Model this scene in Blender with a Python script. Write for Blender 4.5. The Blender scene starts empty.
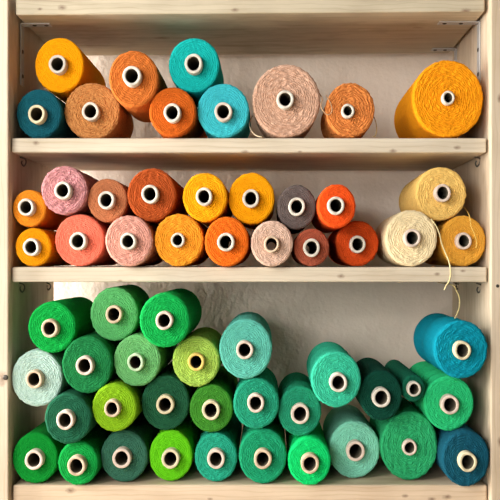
import bpy, bmesh, math, random
import numpy as np
from mathutils import Vector

random.seed(7)
PI = math.pi
C = bpy.context.scene.collection

# ---------------------------------------------------------------- measures
S = 0.0018            # metres per pixel on the front plane of the shelves
D = 1.5               # camera distance to that plane
VX, VY = 270.0, 262.0 # where the lines running away from us meet
ZB = 0.90             # top of the bottom board
EYE = ZB + (485 - VY) * S
DEPTH = 0.30
WALL_Y = 0.345

def wx(px, y=0.0): return (px - VX) * S * (D + y) / D
def wz(py, y=0.0): return EYE + (VY - py) * S * (D + y) / D
def P(px, py, y): return Vector((wx(px, y), y, wz(py, y)))

# ---------------------------------------------------------------- helpers
def lin(c):
    out = []
    for v in c[:3]:
        v = v / 255.0
        out.append(v / 12.92 if v <= 0.04045 else ((v + 0.055) / 1.055) ** 2.4)
    return tuple(out) + (1.0,)

def obj(name, mesh, m=None, parent=None, loc=(0, 0, 0)):
    o = bpy.data.objects.new(name, mesh)
    C.objects.link(o)
    if m is not None: mesh.materials.append(m)
    if parent is not None: o.parent = parent
    o.location = loc
    return o

def thing(name, label, cat, loc=(0, 0, 0), group=None):
    o = bpy.data.objects.new(name, None); C.objects.link(o)
    o.empty_display_size = 0.05
    o.location = loc; o['label'] = label; o['category'] = cat
    if group: o['group'] = group
    return o

def mesh_from(name, verts, faces, smooth=True):
    me = bpy.data.meshes.new(name)
    me.from_pydata([tuple(v) for v in verts], [], faces)
    me.update()
    if smooth:
        me.polygons.foreach_set('use_smooth', [True] * len(me.polygons))
    return me

def bm_mesh(name, bm, smooth=False):
    bmesh.ops.recalc_face_normals(bm, faces=bm.faces)
    me = bpy.data.meshes.new(name); bm.to_mesh(me); bm.free()
    if smooth: me.polygons.foreach_set('use_smooth', [True] * len(me.polygons))
    return me

def add_box(bm, x0, x1, y0, y1, z0, z1, bev=0.0, seg=2):
    r = bmesh.ops.create_cube(bm, size=1.0)
    vs = r['verts']
    for v in vs:
        v.co = Vector((x0 + (v.co.x + .5) * (x1 - x0), y0 + (v.co.y + .5) * (y1 - y0), z0 + (v.co.z + .5) * (z1 - z0)))
    if bev > 0:
        es = list({e for v in vs for e in v.link_edges})
        bmesh.ops.bevel(bm, geom=es, offset=bev, segments=seg, profile=0.6, affect='EDGES')

def tube_mesh(name, pts, r, seg=8, sub=8):
    """round thread or wire through a smooth path"""
    pts = [Vector(p) for p in pts]
    path = []
    n = len(pts)
    for i in range(n - 1):
        p0 = pts[max(i - 1, 0)]; p1 = pts[i]; p2 = pts[i + 1]; p3 = pts[min(i + 2, n - 1)]
        for k in range(sub):
            t = k / sub
            path.append(0.5 * ((2 * p1) + (p2 - p0) * t + (2 * p0 - 5 * p1 + 4 * p2 - p3) * t * t + (3 * p1 - p0 - 3 * p2 + p3) * t ** 3))
    path.append(pts[-1])
    verts, faces = [], []
    up = Vector((0.13, 0.97, 0.2)).normalized()
    for i, p in enumerate(path):
        d = (path[min(i + 1, len(path) - 1)] - path[max(i - 1, 0)]).normalized()
        a = d.cross(up)
        if a.length < 1e-4: a = d.cross(Vector((1, 0, 0)))
        a.normalize(); b = d.cross(a).normalized()
        for j in range(seg):
            t = 2 * PI * j / seg
            verts.append(p + a * math.cos(t) * r + b * math.sin(t) * r)
    for i in range(len(path) - 1):
        for j in range(seg):
            j2 = (j + 1) % seg
            faces.append((i * seg + j, i * seg + j2, (i + 1) * seg + j2, (i + 1) * seg + j))
    faces.append(tuple(range(seg - 1, -1, -1)))
    faces.append(tuple((len(path) - 1) * seg + j for j in range(seg)))
    return mesh_from(name, verts, faces)

# ---------------------------------------------------------------- materials
def new_mat(name, rough=0.7):
    m = bpy.data.materials.new(name); m.use_nodes = True
    nt = m.node_tree; b = nt.nodes['Principled BSDF']
    b.inputs['Roughness'].default_value = rough
    return m, nt, b

def nd(nt, kind, **kw):
    n = nt.nodes.new(kind)
    for k, v in kw.items(): setattr(n, k, v)
    return n

def wood(name, base, dark, axis='x', knots=(), knot_r=0.006, rough=0.75):
    """whitewashed pine: long grain, soft blotches, a few knots at given world points"""
    m, nt, b = new_mat(name, rough)
    L = nt.links.new
    tc = nd(nt, 'ShaderNodeTexCoord')
    mp = nd(nt, 'ShaderNodeMapping')
    s = {'x': (1.3, 22, 22), 'z': (22, 22, 1.3)}[axis]
    mp.inputs['Scale'].default_value = s
    L(tc.outputs['Object'], mp.inputs['Vector'])
    n1 = nd(nt, 'ShaderNodeTexNoise'); n1.inputs['Scale'].default_value = 3.0
    n1.inputs['Detail'].default_value = 6; n1.inputs['Distortion'].default_value = 0.6
    L(mp.outputs[0], n1.inputs['Vector'])
    n2 = nd(nt, 'ShaderNodeTexNoise'); n2.inputs['Scale'].default_value = 9.0; n2.inputs['Detail'].default_value = 4
    L(tc.outputs['Object'], n2.inputs['Vector'])
    wv = nd(nt, 'ShaderNodeTexWave'); wv.wave_type = 'BANDS'
    wv.bands_direction = 'Z' if axis == 'x' else 'X'
    mp2 = nd(nt, 'ShaderNodeMapping'); mp2.inputs['Scale'].default_value = (0.35, 1, 1) if axis == 'x' else (1, 1, 0.35)
    L(tc.outputs['Object'], mp2.inputs['Vector']); L(mp2.outputs[0], wv.inputs['Vector'])
    wv.inputs['Scale'].default_value = 38; wv.inputs['Distortion'].default_value = 7
    wv.inputs['Detail'].default_value = 3; wv.inputs['Detail Scale'].default_value = 0.7
    r1 = nd(nt, 'ShaderNodeMapRange'); r1.inputs[1].default_value = 0.42; r1.inputs[2].default_value = 0.75
    L(n1.outputs['Fac'], r1.inputs[0])
    mix = nd(nt, 'ShaderNodeMix', data_type='RGBA'); mix.inputs[6].default_value = lin(base); mix.inputs[7].default_value = lin(dark)
    mul = nd(nt, 'ShaderNodeMath', operation='MULTIPLY'); mul.inputs[1].default_value = 0.5
    L(r1.outputs[0], mul.inputs[0]); 
    r3 = nd(nt, 'ShaderNodeMapRange'); r3.inputs[1].default_value = 0.75; r3.inputs[2].default_value = 1.0; r3.inputs[4].default_value = 0.25
    L(wv.outputs['Fac'], r3.inputs[0])
    add = nd(nt, 'ShaderNodeMath', operation='ADD'); L(mul.outputs[0], add.inputs[0]); L(r3.outputs[0], add.inputs[1])
    r2 = nd(nt, 'ShaderNodeMapRange'); r2.inputs[1].default_value = 0.45; r2.inputs[2].default_value = 0.8; r2.inputs[4].default_value = 0.35
    L(n2.outputs['Fac'], r2.inputs[0])
    add2 = nd(nt, 'ShaderNodeMath', operation='ADD', use_clamp=True); L(add.outputs[0], add2.inputs[0]); L(r2.outputs[0], add2.inputs[1])
    L(add2.outputs[0], mix.inputs[0])
    col = mix.outputs[2]
    for (kx, ky, kz, kr) in knots:
        sub = nd(nt, 'ShaderNodeVectorMath', operation='SUBTRACT'); sub.inputs[1].default_value = (kx, ky, kz)
        L(tc.outputs['Object'], sub.inputs[0])
        sc = nd(nt, 'ShaderNodeVectorMath', operation='MULTIPLY')
        sc.inputs[1].default_value = (0.55, 1, 1) if axis == 'x' else (1, 1, 0.55)
        L(sub.outputs[0], sc.inputs[0])
        nz = nd(nt, 'ShaderNodeTexNoise'); nz.inputs['Scale'].default_value = 160
        L(tc.outputs['Object'], nz.inputs['Vector'])
        le = nd(nt, 'ShaderNodeVectorMath', operation='LENGTH'); L(sc.outputs[0], le.inputs[0])
        ad = nd(nt, 'ShaderNodeMath', operation='MULTIPLY_ADD'); ad.inputs[1].default_value = kr * 1.2
        L(nz.outputs['Fac'], ad.inputs[0]); L(le.outputs['Value'], ad.inputs[2])
        kr_ = nd(nt, 'ShaderNodeMapRange'); kr_.inputs[1].default_value = kr * 0.7; kr_.inputs[2].default_value = kr * 2.2
        kr_.inputs[3].default_value = 0.8; kr_.inputs[4].default_value = 0.0
        L(ad.outputs[0], kr_.inputs[0])
        mk = nd(nt, 'ShaderNodeMix', data_type='RGBA'); mk.inputs[7].default_value = lin((105, 75, 55))
        L(kr_.outputs[0], mk.inputs[0]); L(col, mk.inputs[6]); col = mk.outputs[2]
    L(col, b.inputs['Base Color'])
    bp = nd(nt, 'ShaderNodeBump'); bp.inputs['Strength'].default_value = 0.25; bp.inputs['Distance'].default_value = 0.001
    L(n1.outputs['Fac'], bp.inputs['Height']); L(bp.outputs[0], b.inputs['Normal'])
    return m

def metal(name, col=(175, 172, 168), rough=0.35, metallic=0.85):
    m, nt, b = new_mat(name, rough)
    b.inputs['Metallic'].default_value = metallic
    n = nd(nt, 'ShaderNodeTexNoise'); n.inputs['Scale'].default_value = 90
    mx = nd(nt, 'ShaderNodeMix', data_type='RGBA'); mx.inputs[6].default_value = lin(col)
    mx.inputs[7].default_value = lin(tuple(int(c * .75) for c in col))
    nt.links.new(n.outputs['Fac'], mx.inputs[0]); nt.links.new(mx.outputs[2], b.inputs['Base Color'])
    return m

def plaster():
    m, nt, b = new_mat('plaster_wall', 0.9)
    L = nt.links.new
    tc = nd(nt, 'ShaderNodeTexCoord')
    n1 = nd(nt, 'ShaderNodeTexNoise'); n1.inputs['Scale'].default_value = 4; n1.inputs['Detail'].default_value = 5
    n2 = nd(nt, 'ShaderNodeTexNoise'); n2.inputs['Scale'].default_value = 110; n2.inputs['Detail'].default_value = 4
    L(tc.outputs['Object'], n1.inputs['Vector']); L(tc.outputs['Object'], n2.inputs['Vector'])
    mx = nd(nt, 'ShaderNodeMix', data_type='RGBA'); mx.inputs[6].default_value = lin((240, 226, 210)); mx.inputs[7].default_value = lin((228, 211, 193))
    L(n1.outputs['Fac'], mx.inputs[0]); L(mx.outputs[2], b.inputs['Base Color'])
    bp = nd(nt, 'ShaderNodeBump'); bp.inputs['Strength'].default_value = 0.55; bp.inputs['Distance'].default_value = 0.0022
    L(n2.outputs['Fac'], bp.inputs['Height'])
    n3 = nd(nt, 'ShaderNodeTexNoise'); n3.inputs['Scale'].default_value = 22; n3.inputs['Detail'].default_value = 3
    L(tc.outputs['Object'], n3.inputs['Vector'])
    b2 = nd(nt, 'ShaderNodeBump'); b2.inputs['Strength'].default_value = 0.6; b2.inputs['Distance'].default_value = 0.006
    L(n3.outputs['Fac'], b2.inputs['Height']); L(bp.outputs[0], b2.inputs['Normal'])
    L(b2.outputs[0], b.inputs['Normal'])
    return m

ALB = 0.90
def yarn_mat(name, col, marl=0.0, second=None):
    m, nt, b = new_mat(name, 0.95)
    L = nt.links.new
    base = lin(col); base = tuple(min(1, c * ALB) for c in base[:3]) + (1,)
    if second is None:
        f = 0.62
        sec = tuple(c * f for c in base[:3]) + (1,)
    else:
        sec = lin(second); sec = tuple(c * ALB for c in sec[:3]) + (1,)
    tc = nd(nt, 'ShaderNodeTexCoord')
    n1 = nd(nt, 'ShaderNodeTexNoise'); n1.inputs['Scale'].default_value = 420; n1.inputs['Detail'].default_value = 3
    L(tc.outputs['Object'], n1.inputs['Vector'])
    # flecks drawn out along the winding direction (angle around the spool)
    sep = nd(nt, 'ShaderNodeSeparateXYZ'); L(tc.outputs['Object'], sep.inputs[0])
    at = nd(nt, 'ShaderNodeMath', operation='ARCTAN2'); L(sep.outputs['Z'], at.inputs[0]); L(sep.outputs['X'], at.inputs[1])
    x2 = nd(nt, 'ShaderNodeMath', operation='MULTIPLY'); L(sep.outputs['X'], x2.inputs[0]); L(sep.outputs['X'], x2.inputs[1])
    z2 = nd(nt, 'ShaderNodeMath', operation='MULTIPLY_ADD'); L(sep.outputs['Z'], z2.inputs[0]); L(sep.outputs['Z'], z2.inputs[1]); L(x2.outputs[0], z2.inputs[2])
    rr = nd(nt, 'ShaderNodeMath', operation='SQRT'); L(z2.outputs[0], rr.inputs[0])
    rm = nd(nt, 'ShaderNodeMath', operation='MULTIPLY'); rm.inputs[1].default_value = 480; L(rr.outputs[0], rm.inputs[0])
    am = nd(nt, 'ShaderNodeMath', operation='MULTIPLY'); am.inputs[1].default_value = 4.5; L(at.outputs[0], am.inputs[0])
    ym = nd(nt, 'ShaderNodeMath', operation='MULTIPLY'); ym.inputs[1].default_value = 600; L(sep.outputs['Y'], ym.inputs[0])
    cb = nd(nt, 'ShaderNodeCombineXYZ'); L(rm.outputs[0], cb.inputs[0]); L(am.outputs[0], cb.inputs[1]); L(ym.outputs[0], cb.inputs[2])
    n2 = nd(nt, 'ShaderNodeTexNoise'); n2.inputs['Scale'].default_value = 1.0; n2.inputs['Detail'].default_value = 2
    L(cb.outputs[0], n2.inputs['Vector'])
    ad = nd(nt, 'ShaderNodeMath', operation='ADD'); L(n1.outputs['Fac'], ad.inputs[0]); L(n2.outputs['Fac'], ad.inputs[1])
    mr = nd(nt, 'ShaderNodeMapRange'); mr.inputs[1].default_value = 0.85; mr.inputs[2].default_value = 1.3
    mr.inputs[4].default_value = 0.4 + 0.6 * marl
    L(ad.outputs[0], mr.inputs[0])
    mx = nd(nt, 'ShaderNodeMix', data_type='RGBA'); mx.inputs[6].default_value = base; mx.inputs[7].default_value = sec
    L(mr.outputs[0], mx.inputs[0]); L(mx.outputs[2], b.inputs['Base Color'])
    bp = nd(nt, 'ShaderNodeBump'); bp.inputs['Strength'].default_value = 0.8; bp.inputs['Distance'].default_value = 0.002
    L(ad.outputs[0], bp.inputs['Height']); L(bp.outputs[0], b.inputs['Normal'])
    b.inputs['Sheen Weight'].default_value = 0.22
    b.inputs['Sheen Roughness'].default_value = 0.5
    b.inputs['Sheen Tint'].default_value = base
    b.inputs['Specular IOR Level'].default_value = 0.1
    return m

def card_mat(name, col):
    m, nt, b = new_mat(name, 0.85)
    n = nd(nt, 'ShaderNodeTexNoise'); n.inputs['Scale'].default_value = 150; n.inputs['Detail'].default_value = 3
    mx = nd(nt, 'ShaderNodeMix', data_type='RGBA'); mx.inputs[6].default_value = lin(col)
    mx.inputs[7].default_value = lin(tuple(int(c * .86) for c in col))
    tc = nd(nt, 'ShaderNodeTexCoord'); nt.links.new(tc.outputs['Object'], n.inputs['Vector'])
    nt.links.new(n.outputs['Fac'], mx.inputs[0]); nt.links.new(mx.outputs[2], b.inputs['Base Color'])
    bp = nd(nt, 'ShaderNodeBump'); bp.inputs['Strength'].default_value = 0.3; bp.inputs['Distance'].default_value = 0.0006
    nt.links.new(n.outputs['Fac'], bp.inputs['Height']); nt.links.new(bp.outputs[0], b.inputs['Normal'])
    return m

M_STEEL = metal('zinc_steel', (206, 204, 200), 0.55, 0.35)
M_DARKWIRE = metal('dull_wire', (110, 104, 96), 0.4)
M_SCREW = metal('screw_steel', (84, 78, 70), 0.4)
M_LINING = card_mat('grey_card_lining', (112, 102, 82))
TUBES = {
    'w': card_mat('white_card', (220, 211, 195)),
    'c': card_mat('cream_card', (224, 210, 172)),
    'p': card_mat('pinkish_card', (224, 203, 186)),
    'b': card_mat('beige_card', (212, 186, 156)),
    'y': card_mat('yellow_card', (235, 200, 105)),
    'g': card_mat('pale_green_card', (190, 215, 175)),
}

# ---------------------------------------------------------------- the setting
bm = bmesh.new(); add_box(bm, -2.6, 2.4, WALL_Y, WALL_Y + 0.12, 0, 2.7)
w = obj('wall_back', bm_mesh('wall_back', bm), plaster()); w['kind'] = 'structure'
bm = bmesh.new(); add_box(bm, -2.6, 2.4, -3.2, WALL_Y, -0.06, 0)
f = obj('floor', bm_mesh('floor', bm), wood('floor_boards', (196, 178, 150), (165, 140, 108), 'x')); f['kind'] = 'structure'

# ---------------------------------------------------------------- the shelving unit
XL, XR = wx(11.5), wx(487)            # clear width between the side boards
unit = thing('shelving_unit', 'whitewashed wooden shelving unit holding all the spools of yarn', 'shelf', ((XL + XR) / 2, 0.15, 0))
UL = Vector(unit.location)
def upart(name, me, m, parent=unit, off=(0, 0, 0)):
    o = obj(name, me, m, parent, (-UL.x + off[0], -UL.y + off[1], -UL.z + off[2])) if parent is unit else obj(name, me, m, parent)
    return o

YF = -0.015
k_left = [(wx(2), YF, wz(66), .006), (wx(7), YF, wz(220), .004)]
k_right = [(wx(497.5), YF, wz(100), .0035), (wx(498), YF, wz(440), .004)]
white_l = wood('left_board_pine', (205, 187, 163), (174, 150, 121), 'z', [(wx(5.2), YF, wz(377.5), .006)])  # dark knot ring paints the shaded recess around the screw
white_r = wood('right_board_pine', (207, 189, 164), (174, 150, 118), 'z', k_right)
TOPZ = wz(0) + 0.05
bm = bmesh.new(); add_box(bm, XL - 0.034, XL - 0.0012, YF, DEPTH, 0.0, TOPZ, 0.0028, 3)
side_l = upart('side_panel', bm_mesh('side_l', bm), white_l)
bm = bmesh.new(); add_box(bm, XR + 0.0030, XR + 0.036, YF, DEPTH, 0.0, TOPZ, 0.0028, 3)
side_r = upart('side_panel', bm_mesh('side_r', bm), white_r)

TH = 16 * S
def board(z0, z1, x0, x1, knots, base=(204, 191, 169), dark=(170, 152, 124), tilt=0):
    bm = bmesh.new(); add_box(bm, x0, x1, 0.0, DEPTH, z0, z1, 0.0035, 3)
    me = bm_mesh('shelf', bm)
    if tilt:
        for v in me.vertices: v.co.z += tilt * (v.co.x - x0) / (x1 - x0)
    return upart('shelf', me, wood('shelf_pine', base, dark, 'x', knots))
# top board: a little short, its near edge rises slightly to the right
board(wz(15), wz(-4), wx(15.5), wx(485), [(wx(62), 0, wz(7.5), .0035), (wx(235), 0, wz(10), .003), (wx(466), 0, wz(11), .004),
      (wx(40), 0, wz(9), .002), (wx(420, .08), .10, wz(15), .006), (wx(150), .16, wz(14), .007)], base=(193, 180, 154), dark=(148, 132, 106), tilt=3.5 * S)
board(wz(152.5), wz(138), wx(11.5), wx(486.5), [(wx(36), 0, wz(143), .0028), (wx(245), 0, wz(152), .003), (wx(393), 0, wz(151), .003), (wx(457), 0, wz(147.5), .0028), (wx(300), 0, wz(152), .002)])
board(wz(282), wz(267), wx(12), wx(487), [(wx(341), 0, wz(276), .003), (wx(437), 0, wz(274), .0025), (wx(120), 0, wz(281), .002), (wx(463), 0, wz(271), .002)])
board(wz(504), wz(485), wx(13), wx(487), [(wx(70.5), 0, wz(490.5), .004), (wx(447), 0, wz(497), .0035), (wx(432), 0, wz(499), .003), (wx(405), 0, wz(496), .0025), (wx(210), 0, wz(499), .002)], base=(211, 188, 160), dark=(174, 146, 115))

# dark slot left between the side boards and the ends of the shelves stays open

def screw_head(bm, c, n, r=0.0042):
    """domed screw head with a cross cut, facing along n"""
    q = Vector((0, 0, 1)).rotation_difference(Vector(n))
    prof = [(0.0, .0016), (r * .35, .0016), (r * .7, .0013), (r, .0004), (r, -.001)]
    rings = []
    for rr, h in prof:
        if rr == 0: rings.append([bm.verts.new(Vector(c) + q @ Vector((0, 0, h - .0007)))]); continue
        rings.append([bm.verts.new(Vector(c) + q @ Vector((rr * math.cos(2 * PI * k / 14), rr * math.sin(2 * PI * k / 14), h))) for k in range(14)])
    for k in range(14):
        bm.faces.new((rings[0][0], rings[1][k], rings[1][(k + 1) % 14]))
    for a, b_ in zip(rings[1:], rings[2:]):
        for k in range(14):
            bm.faces.new((a[k], b_[k], b_[(k + 1) % 14], a[(k + 1) % 14]))

# flat steel angle brackets below the top board (left and right, near and far)
zt_l, zt_r = wz(15), wz(11.5)
def angle_bracket(side, y, leg_h, leg_v):
    w_ = 0.020; t = 0.0022
    bm = bmesh.new()
    if side < 0:
        x = XL + 0.0002; zt = wz(15) + 0.0004
        add_box(bm, x, x + leg_h, y - w_ / 2, y + w_ / 2, zt - t, zt - .0002, .0006, 1)
        add_box(bm, x, x + t, y - w_ / 2, y + w_ / 2, zt - leg_v, zt - .0005, .0006, 1)
    else:
        x = XR + 0.0028; zt = wz(11.8)
        add_box(bm, x - leg_h, x, y - w_ / 2, y + w_ / 2, zt - t, zt - .0002, .0006, 1)
        add_box(bm, x - t, x, y - w_ / 2, y + w_ / 2, zt - leg_v, zt - .0005, .0006, 1)
    o = upart('angle_bracket', bm_mesh('angle_bracket', bm), M_STEEL)
    s = 1 if side < 0 else -1
    for a in (0.45, 0.85):
        b2 = bmesh.new(); screw_head(b2, (x + s * leg_h * a, y, zt - t), (0, 0, -1)); obj('screw', bm_mesh('screw', b2, True), M_SCREW, o)
        b2 = bmesh.new(); screw_head(b2, (x + s * t, y, zt - leg_v * a), (s, 0, 0)); obj('screw', bm_mesh('screw', b2, True), M_SCREW, o)
angle_bracket(-1, 0.060, 0.055, 0.115)
angle_bracket(1, 0.066, 0.077, 0.115)
angle_bracket(1, 0.262, 0.052, 0.09)

# small bent wire hooks that hang below the two middle shelves
def hook(px, py, y, h=8.0):
    s = S
    x, z = wx(px, y), wz(py, y)
    pts = [(x - 3 * s, y, z + .0015), (x + 2.5 * s, y, z - .002), (x + 3 * s, y + .004, z - h * s * .55), (x + .5 * s, y + .006, z - h * s),
           (x - 1.5 * s, y + .004, z - h * s * .7), (x - .8 * s, y + .002, z - h * s * .35)]
    return upart('shelf_hook', tube_mesh('shelf_hook', pts, 0.0015), M_DARKWIRE)
hook(22.5, 158, 0.055); hook(477.5, 157.5, 0.06, 9)
hook(21, 283.5, 0.05, 9); hook(47.5, 283, 0.24, 8); hook(479, 284, 0.055, 9); hook(457.5, 284, 0.24, 6)

# screws in the fronts of the side boards; the left recess is only painted
bm = bmesh.new(); screw_head(bm, (wx(5.5, YF), YF, wz(377.5, YF)), (0, -1, 0), .0048)
upart('screw', bm_mesh('screw', bm, True), M_SCREW)
bm = bmesh.new(); screw_head(bm, (wx(497.5, YF), YF, wz(286, YF)), (0, -1, 0), .003)
upart('screw', bm_mesh('screw', bm, True), M_SCREW)

# ---------------------------------------------------------------- spools of yarn
def yarn_mesh(rx, ry, L, taper, tin, coarse, seed, ridges=0, toff=(0, 0)):
    """wound body: flat front with strands laid in uneven rings, rounded rim, wound flank, back face.
       local frame: front face at y=0, runs to y=L; z up"""
    rs = np.random.RandomState(seed)
    na = 144
    th = np.linspace(0, 2 * PI, na, endpoint=False)
    R = ry
    pitch = 0.0030 + 0.0018 * coarse
    amp = 0.00075 + 0.0014 * coarse
    rim = 0.0045
    # profile samples: (t radial 0..1 on the face | rounded rim | flank | back)
    nf = int((R - tin) / pitch * 8)
    prof = []
    for i in range(nf): prof.append(('f', tin + (R - rim - tin) * i / (nf - 1), 0.0))
    for i in range(1, 7):
        a = PI / 2 * i / 6
        prof.append(('r', R - rim + rim * math.sin(a), rim * (1 - math.cos(a))))
    ns = 56
    for i in range(1, ns + 1):
        y = rim + (L - 2 * rim) * i / ns
        prof.append(('s', None, y))
    for i in range(1, 5):
        a = PI / 2 * i / 4
        prof.append(('k', R * taper - rim + rim * math.cos(a), L - rim + rim * math.sin(a)))
    for i in range(1, 4): prof.append(('k', R * taper - rim - (R * taper - rim - tin) * i / 3, L))
    # wobble fields: sums of random plane waves
    K = 7
    kv = rs.normal(size=(K, 2)); kv /= np.linalg.norm(kv, axis=1)[:, None]
    kl = 2 * PI / rs.uniform(0.009, 0.035, K); ph = rs.uniform(0, 2 * PI, K)
    kv2 = rs.normal(size=(K, 2)); kv2 /= np.linalg.norm(kv2, axis=1)[:, None]
    kl2 = 2 * PI / rs.uniform(0.006, 0.020, K); ph2 = rs.uniform(0, 2 * PI, K)
    a1 = rs.uniform(0, 2 * PI, 4)
    out = 1 + 0.010 * np.sin(2 * th + a1[0]) + 0.007 * np.sin(3 * th + a1[1]) + 0.004 * np.sin(7 * th + a1[2])
    out = 1 + (out - out.max()) * 0.4
    verts = np.zeros((len(prof), na, 3))
    asp = rx / ry
    bow = rs.uniform(0.004, 0.014); cap = R * (1 - 0.001)
    sl = rs.uniform(-1, 1)
    hel = rs.choice([-1, 1])
    for i, (kind, r, y) in enumerate(prof):
        if kind == 's':
            t = (y - rim) / (L - 2 * rim)
            r = R * (1 + (taper - 1) * t + bow * math.sin(PI * t) * 0.8)
            r = min(r, cap)
            if ridges: r -= 0.0024 * (1 + math.sin(2 * PI * t * ridges + sl)) * min(1, t * 6)
            r -= (0.00022 + 0.0004 * coarse)
        rr = np.full(na, r)
        frac = min(1.0, max(0.0, (r - tin) / (R - tin)))
        rr = rr * (1 + (out - 1) * frac)
        x = rr * np.cos(th); z = rr * np.sin(th)
        yy = np.full(na, y)
        if kind in 'fr':
            w1 = sum(np.sin(kl[k] * (kv[k, 0] * x + kv[k, 1] * z) + ph[k]) for k in range(K)) / K ** .5
            w2 = sum(np.sin(kl2[k] * (kv2[k, 0] * x + kv2[k, 1] * z) + ph2[k]) for k in range(K)) / K ** .5
            s_ = np.sin(2 * PI * rr / pitch + (1.6 + 1.6 * coarse) * w1 + 0.8 * w2)
            g = -np.abs(np.sin(0.5 * (2 * PI * rr / pitch + (1.6 + 1.6 * coarse) * w1 + 0.8 * w2)))   # round strands, sharp grooves
            h = amp * (0.75 * g * 1.4 * (0.6 + 0.4 * np.tanh(1.5 * w2)) + 0.25 * s_)
            if kind == 'r':
                rr2 = rr - (h + amp) * 0.7
                x = rr2 * np.cos(th); z = rr2 * np.sin(th)
            edge = min(1.0, (r - tin) / 0.004) if kind == 'f' else 1
            yy = yy + h * edge * (1.0 if kind == 'f' else 0.4) + 0.0006 * w1 * coarse * edge
            # the face sinks a hair round the tube
            yy = yy + 0.0010 * math.exp(-((r - tin) / 0.005) ** 2)
        elif kind == 's':
            u = th * R
            s_ = np.sin(2 * PI * (y * 0.92 + hel * u * 0.18) / 0.0042) * np.sin(2 * PI * (y * 0.92 - hel * np.sin(th) * R * 0.25) / 0.0065 + 1)
            fade = min(1.0, (y - rim) / 0.01)
            rr2 = rr + s_ * (0.00035 + 0.0006 * coarse) * fade
            x = rr2 * np.cos(th); z = rr2 * np.sin(th)
        verts[i, :, 0] = x * asp; verts[i, :, 1] = yy; verts[i, :, 2] = z
        if kind in 'fk':                     # let the hole follow a tube that sits off centre
            verts[i, :, 0] += toff[0] * (1 - frac); verts[i, :, 2] += toff[1] * (1 - frac)
            if r <= tin + 1e-6:
                verts[i, :, 0] = toff[0] + tin * .9 * np.cos(th); verts[i, :, 2] = toff[1] + tin * np.sin(th)
    n = len(prof)
    V = verts.reshape(-1, 3)
    idx = np.arange(n * na).reshape(n, na)
    j2 = np.roll(np.arange(na), -1)
    A = idx; quads = []
    for i in range(n):
        a = A[i]; b_ = A[(i + 1) % n]        # closes through the bore
        quads.append(np.stack([a, a[j2], b_[j2], b_], axis=1))
    F = np.concatenate(quads)[:, ::-1]
    me = bpy.data.meshes.new('yarn')
    me.vertices.add(len(V)); me.vertices.foreach_set('co', V.astype(np.float32).ravel())
    me.loops.add(F.size); me.loops.foreach_set('vertex_index', F.astype(np.int32).ravel())
    me.polygons.add(len(F))
    me.polygons.foreach_set('loop_start', np.arange(0, F.size, 4, dtype=np.int32))
    me.update(calc_edges=True); me.validate()
    me.polygons.foreach_set('use_smooth', [True] * len(me.polygons))
    return me

def tube_card_mesh(ro_x, ro_z, wall, L, out, seed):
    """cardboard tube, open at both ends, lip slightly crushed"""
    rs = random.Random(seed)
    na = 48
    e1, e2, e3 = rs.uniform(0, 6.28), rs.uniform(0, 6.28), rs.uniform(0, 6.28)
    y0, y1 = -out, L + 0.004
    lip = min(0.0016, wall * .45)
    prof = [(0, y1), (0, y0 + lip)] + [(lip * (1 - math.cos(a)), y0 + lip * (1 - math.sin(a))) for a in (PI / 6, PI / 3, PI / 2)]
    prof += [(wall - lip, y0)] + [(wall - lip + lip * math.sin(a), y0 + lip * (1 - math.cos(a))) for a in (PI / 6, PI / 3, PI / 2)] + [(wall, y0 + 0.02), (wall, y1)]
    verts, faces = [], []
    n = len(prof)
    for k, (dr, y) in enumerate(prof):
        for j in range(na):
            t = 2 * PI * j / na
            wob = 1 + (0.012 * math.sin(2 * t + e1) + 0.012 * math.sin(3 * t + e2)) * (1 if y < 0 else 0.3)
            yy = y + (0.0005 * math.sin(2 * t + e3) + 0.0003 * math.sin(5 * t + e1) if y < 0 else 0)
            verts.append(((ro_x - dr) * wob * math.cos(t), yy, (ro_z - dr) * wob * math.sin(t)))
    for i in range(n):
        i2 = (i + 1) % n
        for j in range(na):
            j2 = (j + 1) % na
            faces.append((i * na + j, i2 * na + j, i2 * na + j2, i * na + j2))
    me = mesh_from('tube', verts, faces)
    return me, na, n

def spool(cx, cy, rx, ry, tx, ty, tr, col, label, tube='w', L=0.28, taper=0.98, coarse=0.2, marl=0.0, second=None,
          y0=0.003, hole=0.7, ridges=0, out=0.0165, group=None):
    k = (D + y0) / D
    c = P(cx, cy, y0)
    SP.append(dict(px=cx, py=cy, prx=rx, pry=ry, x=c.x, z=c.z, x0=c.x, z0=c.z, rx=rx * S * k, ry=ry * S * k, y0=y0,
                   args=(tx, ty, tr, col, label, tube, L, taper, coarse, marl, second, hole, ridges, out, group)))
    return len(SP) - 1

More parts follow.
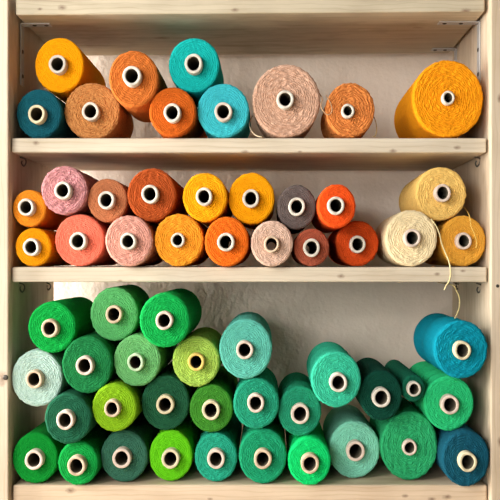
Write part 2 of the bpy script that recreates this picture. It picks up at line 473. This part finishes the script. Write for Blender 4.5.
SP = []
def relax():
    """settle the pile: nothing sinks into a board, a side or a neighbour"""
    tops = [wz(138) + .0004, wz(267) + .0004, wz(485) + .0004]
    gap = -0.0015
    for s in SP:
        s['floor'] = max(t for t in tops if t < s['z'])
        s['rest'] = s['z'] - s['ry'] - s['floor'] < 0.006
    # the faces are not flush: let each spool above the bottom board slide in or out a little
    # to the depth at which it and its neighbours only just touch
    def put(s, y):
        k = (D + y) / D; c = P(s['px'], s['py'], y)
        s.update(y0=y, x=c.x, z=c.z, x0=c.x, z0=c.z, rx=s['prx'] * S * k, ry=s['pry'] * S * k)
    def reach(s, ux, uz): return 1 / math.sqrt((ux / s['rx']) ** 2 + (uz / s['ry']) ** 2)
    def cost(s):
        c = 0.0
        for b in near[id(s)]:
            dx, dz = b['x'] - s['x'], b['z'] - s['z']; d = math.hypot(dx, dz)
            c += max(0, reach(s, dx / d, dz / d) + reach(b, dx / d, dz / d) - d) ** 2
        c += max(0, s['floor'] + s['ry'] - s['z']) ** 2 * (2.0 if s['rest'] else 1)
        c += max(0, XL - .0008 + s['rx'] - s['x']) ** 2 + max(0, s['x'] + s['rx'] - XR - .0026) ** 2
        return c + 6e-4 * (s['y0'] - .003) ** 2
    near = {id(s): [b for b in SP if b is not s and math.hypot(b['x'] - s['x'], b['z'] - s['z']) < .17] for s in SP}
    for rnd in range(14):
        for s in SP:
            if s['rest'] and s['floor'] < ZB + .01: continue
            best = min(((cost(s) if put(s, y) is None else 0), y) for y in [-.028 + .003 * q for q in range(22)])
            put(s, best[1])
    print('DEPTH', [round(s['y0'], 3) for s in SP])
    for it in range(400):
        for s in SP:
            if it < 340:
                s['x'] += (s['x0'] - s['x']) * .02; s['z'] += (s['z0'] - s['z']) * .02
        for i, a in enumerate(SP):
            for b in SP[i + 1:]:
                dx, dz = b['x'] - a['x'], b['z'] - a['z']
                d = math.hypot(dx, dz)
                if d > 0.16: continue
                ux, uz = dx / d, dz / d
                # each outline's reach towards its neighbour
                ra = 1 / math.sqrt((ux / a['rx']) ** 2 + (uz / a['ry']) ** 2)
                rb = 1 / math.sqrt((ux / b['rx']) ** 2 + (uz / b['ry']) ** 2)
                o = ra + rb + gap - d
                if o > 0:
                    k = 0.3
                    a['x'] -= ux * o * k; a['z'] -= uz * o * k; b['x'] += ux * o * k; b['z'] += uz * o * k
                    if it > 350:
                        for q in (a, b): q['rx'] -= o * .05; q['ry'] -= o * .05
        for s in SP:
            s['x'] = min(max(s['x'], XL + s['rx'] - .0008), XR - s['rx'] + .0026)
            s['z'] = max(s['z'], s['floor'] + s['ry'])
            if s['rest']: s['z'] = s['floor'] + s['ry']
    worst = sorted(((math.hypot(s['x'] - s['x0'], s['z'] - s['z0']) / S, i) for i, s in enumerate(SP)), reverse=True)[:8]
    print('RELAX', [(round(a, 2), i) for a, i in worst], 'SHRINK', [round(s['ry'] / (s['pry'] * S * (D + s['y0']) / D), 3) for s in SP])

def build_spool(i):
    s = SP[i]; sd = i + 1
    tx, ty, tr, col, label, tube, L, taper, coarse, marl, second, hole, ridges, out, group = s['args']
    y0 = s['y0']; RX, RY = s['rx'], s['ry']
    group = ('yarn spools on the top shelf' if s['floor'] > wz(200) else 'yarn spools on the second shelf' if s['floor'] > wz(300)
             else 'yarn spools piled on the bottom board')
    c = Vector((s['x'], y0, s['z']))
    L = min(L, 0.332 - y0)
    t = thing('yarn_spool', label, 'yarn', (c.x, y0, c.z - RY), group)
    kt = (D + y0 - out) / D
    tc_ = P(tx, ty, y0 - out)
    off = (tc_.x - s['x0'], tc_.z - s['z0'])
    roz = tr * 0.94 * S * kt; rox = roz * 0.91
    me = yarn_mesh(RX, RY, L, taper, roz - 0.0006, coarse, sd, ridges, off)
    obj('yarn', me, yarn_mat('yarn_%02d' % sd, col, marl, second), t, (0, 0, RY))
    wall = roz * (1 - hole)
    tm, na, n = tube_card_mesh(rox, roz, wall, L, out, sd)
    o = obj('tube', tm, TUBES[tube], t, (off[0], 0, RY + off[1]))
    tm.materials.append(M_LINING)
    for i in range(na):   # the bore shows the grey inner card
        tm.polygons[(n - 2) * na + i].material_index = 1
        tm.polygons[(n - 3) * na + i].material_index = 1
    return t

# ---- top shelf
spool(59.3, 65, 25, 28, 57.2, 63.9, 10, (252, 165, 8), 'bright golden yellow yarn spool, highest on the left of the top shelf', L=.215, coarse=.12)
spool(39, 112, 23, 25.2, 36.4, 112.2, 10, (22, 88, 100), 'dark teal yarn spool in the far left corner of the top shelf', 'c', coarse=.2)
spool(92.4, 108.2, 28.4, 29.2, 90.6, 108.2, 10, (212, 146, 84), 'tan marled yarn spool standing between the dark teal and burnt orange spools', L=.16, coarse=.95, marl=.75, second=(160, 92, 45))
spool(133.5, 79.2, 25.3, 29, 131.7, 76.2, 10.8, (202, 110, 46), 'burnt orange spool raised on the tan marled and smaller rust orange spools', L=.17, coarse=.35)
spool(172, 112.4, 24, 25, 171.8, 113.2, 10, (204, 96, 28), 'deep orange spool on the top shelf below the burnt orange and turquoise ones', coarse=.2)
spool(194, 65, 26, 27.7, 193.4, 63.4, 10.5, (24, 184, 176), 'green turquoise spool perched above the sky turquoise one on the top shelf', L=.16, coarse=.3)
spool(223.3, 110, 26.4, 27.5, 223.2, 111, 10.2, (66, 194, 204), 'light sky turquoise spool standing on the top shelf beside the large beige one', 'p', L=.17, coarse=.35)
beige = spool(286.2, 100, 34.5, 37.3, 285.2, 98.6, 10, (214, 172, 146), 'large beige pink coarse yarn spool in the middle of the top shelf', coarse=.8, marl=.35, second=(176, 126, 98), L=.14, taper=.93)
marl = spool(350.2, 109.2, 25.2, 28, 348, 110, 7.6, (226, 140, 72), 'orange marled yarn spool with small white tube on the top shelf', coarse=.9, marl=.7, second=(178, 92, 40), L=.16, out=.012, hole=.66)
spool(448, 97.5, 36.2, 39.4, 448.5, 96.5, 7.4, (252, 160, 22), 'very large orange yellow yarn spool at the right end of the top shelf', coarse=.6, L=.235, taper=.97, out=.012, hole=.68)
# ---- second shelf
spool(28.3, 208, 17.3, 18.9, 24.8, 206.8, 9.3, (246, 150, 40), 'small light orange spool, upper of two stacked at the left end of the second shelf', L=.2, coarse=.1)
spool(33.2, 246.9, 18.5, 19.6, 30.9, 246.8, 9.4, (250, 160, 14), 'small golden orange spool, lower of two at the left end of the second shelf', coarse=.12)
spool(63.3, 190.5, 23.6, 25, 61.9, 190.8, 9.7, (208, 147, 144), 'pink and mauve marled spool, upper row of the second shelf, above the coral one', coarse=.85, marl=.8, second=(172, 104, 116), L=.2)
spool(79.5, 239.8, 25.2, 26.5, 77.8, 240.6, 9.8, (246, 122, 96), 'coral pink spool standing at the left of the second shelf', coarse=.08)
spool(107.3, 200.3, 20.2, 22.3, 106, 200, 9.7, (192, 118, 78), 'small light brown spool between the pink marled and rust brown ones', coarse=.2)
spool(128.8, 240.2, 24.2, 26, 127.9, 240.7, 9.3, (222, 158, 140), 'dusty pink spool standing on the second shelf below the rust brown spool', coarse=.5, marl=.3)
spool(151.6, 194.6, 24.9, 27, 149.9, 194, 10, (178, 80, 34), 'rust brown spool in the upper row of the second shelf', coarse=.4)
spool(178.8, 239.4, 24.9, 26.8, 177.6, 239.5, 8, (248, 160, 44), 'amber yellow coarse spool with a small tube, lower row of the second shelf', coarse=.65, marl=.25, out=.012)
spool(204.8, 197.2, 22.8, 25, 204, 196.5, 9.6, (252, 170, 18), 'golden yellow spool next to the rust brown one, left of the two yellow ones', coarse=.35)
spool(251.6, 198.4, 23.6, 26.1, 250.8, 198.4, 9.8, (253, 168, 12), 'golden yellow spool next to the grey purple one, right of the two yellow ones', coarse=.3)
spool(226.6, 240.9, 22.5, 25.2, 225.8, 241.3, 10, (238, 112, 28), 'bright orange spool below and between the two golden yellow ones', coarse=.3)
spool(271.8, 242.7, 21.5, 23.4, 271.6, 243.4, 9, (222, 186, 164), 'pale beige pink spool with a beige tube on the second shelf', 'b', coarse=.45, hole=.72)
spool(296.7, 207, 19.7, 22.6, 296.8, 206.5, 9.8, (106, 93, 89), 'grey purple spool in the upper row of the second shelf', coarse=.35)
spool(311.7, 246.6, 18, 19.3, 311.6, 246.8, 9.8, (168, 86, 62), 'small reddish brown spool below the grey purple one', coarse=.25)
spool(336.8, 206.2, 19.6, 22.2, 336.2, 205.7, 9.8, (240, 86, 28), 'bright red orange spool resting on the brown and vermilion ones', coarse=.2)
spool(357.3, 243.2, 21.7, 23.2, 357.6, 244, 9.3, (208, 76, 26), 'vermilion rust spool at the right end of the long row on the second shelf', coarse=.35)
ytop = spool(441, 193.6, 26, 27.2, 443, 192.8, 9.5, (246, 202, 114), 'mustard yellow spool stacked on the cream and ochre ones', 'p', L=.215, taper=.95, coarse=.6, marl=.2)
cream = spool(411.2, 237.5, 26.6, 28.6, 412.4, 237.2, 9.8, (250, 228, 182), 'pale cream yellow spool standing at the right of the second shelf', 'p', coarse=.55, taper=.95, L=.19)
ochre = spool(463.3, 240.4, 23.3, 25.8, 464.3, 240.4, 9, (234, 168, 62), 'ochre yellow spool in the right corner of the second shelf', 'p', coarse=.4, taper=.95)
# ---- bottom compartment, upper rows
spool(52, 328, 24.2, 26.2, 49.6, 329.2, 9.8, (16, 162, 66), 'bright green spool topmost at the left of the bottom compartment', 'b', L=.22, taper=.985, coarse=.35)
spool(114.3, 314.6, 24.5, 27.3, 113.8, 314.8, 9.7, (92, 178, 104), 'soft mid green spool in the top row between two bright green ones', 'b', L=.18, taper=1.0, coarse=.4)
spool(164.6, 320.4, 25.6, 28, 164, 320.6, 10, (20, 168, 76), 'bright green spool topmost, right of the soft mid green one', 'p', L=.262, taper=.99, coarse=.4)
spool(36.2, 378.6, 25.9, 29, 33.3, 379.6, 9.7, (194, 220, 208), 'very pale mint spool against the left side board', 'b', L=.2, coarse=.5, marl=.4, second=(150, 190, 170))
spool(86.8, 365, 25.4, 29, 84.4, 366, 10.2, (32, 126, 68), 'deep green spool right of the pale mint one', 'p', coarse=.4)
spool(137, 360.5, 23.9, 26.4, 135.4, 362.4, 9.6, (112, 184, 112), 'light leaf green spool with a pale green tube', 'g', coarse=.4, marl=.2)
spool(196, 361.5, 24, 26, 196, 362, 9.6, (168, 204, 88), 'yellow green spool with a golden yellow tube', 'y', L=.22, coarse=.45, marl=.2)
spool(67.3, 418.5, 23.7, 25.7, 64.5, 420, 10.3, (32, 94, 66), 'dark forest green spool stacked above the two bottom left green spools', 'p', coarse=.35)
spool(114, 407.2, 22.8, 24.6, 111.6, 408.2, 9.3, (134, 184, 30), 'olive lime green spool, third row, above the slate green spool', 'b', coarse=.3)
spool(165.2, 402.6, 24.4, 27.8, 164.6, 404.4, 10.3, (34, 90, 60), 'dark bottle green spool above the bright lime spool', 'c', coarse=.4)
spool(211.2, 408.6, 22.2, 24.3, 210.8, 410.4, 10.5, (66, 142, 46), 'grass green spool above the sea green one on the bottom board', 'c', coarse=.35)
spool(245.6, 349, 26.9, 30.4, 244.6, 350, 10, (100, 194, 174), 'large soft aqua green spool at the top of the pile, near the centre', 'p', L=.235, taper=.98, coarse=.35)
spool(256.3, 403.6, 23.4, 25.8, 255.8, 403.3, 10, (38, 156, 120), 'emerald teal spool directly below the large soft aqua one', 'p', L=.2, coarse=.35)
spool(301.3, 411.4, 21.9, 25.6, 301.6, 414.2, 10.8, (38, 150, 112), 'sea green spool sitting above the vivid spring green one', 'p', L=.2, coarse=.4)
spool(334.8, 380.8, 25.4, 28.5, 337.2, 384, 10.3, (58, 190, 152), 'bright aqua green spool topmost in the pile, left of the blackish green one', 'w', L=.2, taper=.98, coarse=.35, ridges=3)
spool(381, 395.5, 21.6, 25.8, 381.5, 397.8, 10.6, (14, 70, 54), 'blackish green spool next to the thin deep green one', 'w', L=.2, taper=1.0, coarse=.35)
spool(413.6, 388.6, 12.2, 13.8, 414.3, 389.3, 8, (20, 98, 72), 'thin deep green spool, the slimmest in the pile', 'w', L=.24, taper=1.0, coarse=.3, out=.014)
spool(448.4, 403.4, 25.6, 28, 449.8, 405, 10.4, (44, 196, 122), 'bright jade green spool with a bulging ribbed body below the blue one', 'p', L=.23, taper=.99, coarse=.45, ridges=4)
spool(461, 350.4, 27.2, 29.7, 462.6, 351.4, 10, (10, 146, 168), 'large peacock blue spool topmost against the right side board', 'c', L=.215, taper=1.0, coarse=.55, ridges=2)
# ---- bottom row
spool(35, 458.4, 23, 26, 33.6, 460.4, 10.6, (16, 146, 50), 'vivid grass green spool in the bottom left corner', 'p', y0=.004, L=.23, coarse=.2)
spool(78.3, 464, 20.6, 22.6, 76.6, 466.8, 10.6, (20, 156, 66), 'smaller kelly green spool, second on the bottom board', 'b', y0=-.008, L=.2, coarse=.3)
spool(123.6, 456.7, 24, 26.4, 121, 458.8, 10.8, (56, 108, 86), 'slate green spool standing on the bottom board', 'p', y0=.0136, coarse=.35)
spool(170.7, 455.6, 22, 26, 170.3, 458.8, 10.5, (104, 206, 26), 'bright neon lime spool standing on the bottom board', 'c', y0=.02, coarse=.25)
spool(215.8, 457.4, 21.7, 25, 215.9, 459.2, 10.4, (42, 170, 136), 'muted sea green spool standing on the bottom board between lime and emerald', 'p', y0=.016, coarse=.4)
spool(262.7, 456, 24.4, 28, 262.8, 459.2, 10.5, (30, 156, 108), 'emerald green spool on the bottom board below the emerald teal one', 'b', y0=.004, coarse=.4)
spool(309.7, 461.8, 21.9, 24.6, 310.2, 464.4, 10.6, (18, 212, 112), 'vivid spring green spool standing near the middle of the bottom board', 'b', y0=-.008, coarse=.3)
spool(354.7, 449, 26, 29.2, 356, 450.6, 10.8, (134, 214, 184), 'pale seafoam green spool set back on the bottom board', 'p', y0=.040, L=.19, coarse=.5)
spool(410.5, 445.9, 28.9, 35.2, 411, 447.8, 8.4, (50, 176, 112), 'largest green coarse spool with a small tube, standing on the bottom board', 'p', y0=.025, coarse=.85, marl=.3, out=.012, L=.19)
spool(464.6, 458.9, 24.2, 28.6, 466.8, 462.6, 10.6, (22, 86, 106), 'dark navy teal spool in the bottom right corner', 'c', y0=-.016, coarse=.4)

relax()
BUILT = [build_spool(i) for i in range(len(SP))]

# ---------------------------------------------------------------- loose threads (they belong to their spools)
def thread(index, pts, r, col):
    parent = BUILT[index]
    loc = Vector(parent.location)
    pw = [P(*p) - loc for p in pts]
    return obj('loose_thread', tube_mesh('loose_thread', pw, r), yarn_mat('loose_yarn', col), parent)
thread(ochre, [(463.5, 207, .12), (467.5, 212, .03), (470, 218, -.003), (471, 226, -.005), (474, 233, -.005), (476.5, 241, -.004), (476, 248, -.003)], .0009, (246, 200, 104))
thread(cream, [(431, 219, -.001), (436, 226, -.004), (439.5, 234, -.004), (441.5, 243, -.004), (445, 252, -.004), (449, 262, -.006), (450.6, 272, -.007), (449.5, 280, -.008), (446, 286, -.008), (444.2, 290, -.008)], .0012, (244, 226, 168))
thread(ytop, [(438, 282.6, .29), (452, 285, .05), (456.5, 291, .03), (459.4, 299, .03), (458.8, 309, .04), (454.5, 319, .05)], .0010, (236, 214, 150))
thread(beige, [(319, 93, .02), (322.5, 99, .0), (321, 104, -.006), (322, 109, -.006), (327, 114.6, -.006), (331, 113, -.006), (332, 108, -.006), (329.5, 101, -.002), (326, 95.5, .01)], .0010, (200, 158, 118))
thread(beige, [(252.5, 116, .06), (250, 121, .04), (249.6, 126, .02), (252, 131.5, .008), (256, 135.4, .0), (262, 137.1, -.004)], .0010, (228, 204, 170))
thread(marl, [(374, 117, .03), (376, 123, .02), (376.6, 130, .01), (375.5, 135.5, .004), (373, 136.9, .002)], .0008, (176, 140, 78))

# ---------------------------------------------------------------- light
def area(name, loc, target, size, energy, col=(1, 1, 1), size_y=None):
    l = bpy.data.lights.new(name, 'AREA'); l.energy = energy; l.color = col
    l.shape = 'RECTANGLE' if size_y else 'SQUARE'; l.size = size
    if size_y: l.size_y = size_y
    o = bpy.data.objects.new(name, l); C.objects.link(o); o.location = loc
    o.rotation_euler = (Vector(target) - Vector(loc)).to_track_quat('-Z', 'Y').to_euler()
    return o
area('window_light', (-1.6, -1.75, EYE + 0.85), (0, 0, EYE - .05), 0.95, 53, (1.0, 0.985, 0.96))
area('front_fill_light', (-0.95, -2.8, EYE + 0.15), (0, 0, EYE - .05), 1.1, 44, (1.0, 0.985, 0.96))  # added fill from the front, brightens the wall inside the compartments
area('side_window_light', (-1.9, -0.05, EYE + 0.1), (-0.4, WALL_Y, EYE), 0.8, 150, (1.0, 0.98, 0.95), 1.4)
world = bpy.data.worlds.new('room_light'); bpy.context.scene.world = world
world.use_nodes = True
bg = world.node_tree.nodes['Background']
bg.inputs['Color'].default_value = (1.0, 0.98, 0.955, 1); bg.inputs['Strength'].default_value = 0.07

# ---------------------------------------------------------------- camera
cam = bpy.data.cameras.new('camera'); co = bpy.data.objects.new('camera', cam); C.objects.link(co)
co.location = (0, -D, EYE); co.rotation_euler = (PI / 2, 0, 0)
cam.sensor_width = 36; cam.lens = 36 * (D / S) / 500
cam.shift_x = (250 - VX) / 500; cam.shift_y = (VY - 250) / 500
cam.clip_start = 0.05
sc = bpy.context.scene
sc.camera = co
sc.view_settings.view_transform = 'Standard'; sc.view_settings.look = 'None'
sc.view_settings.gamma = 1; sc.view_settings.use_curve_mapping = False
sc.view_settings.exposure = 0.0
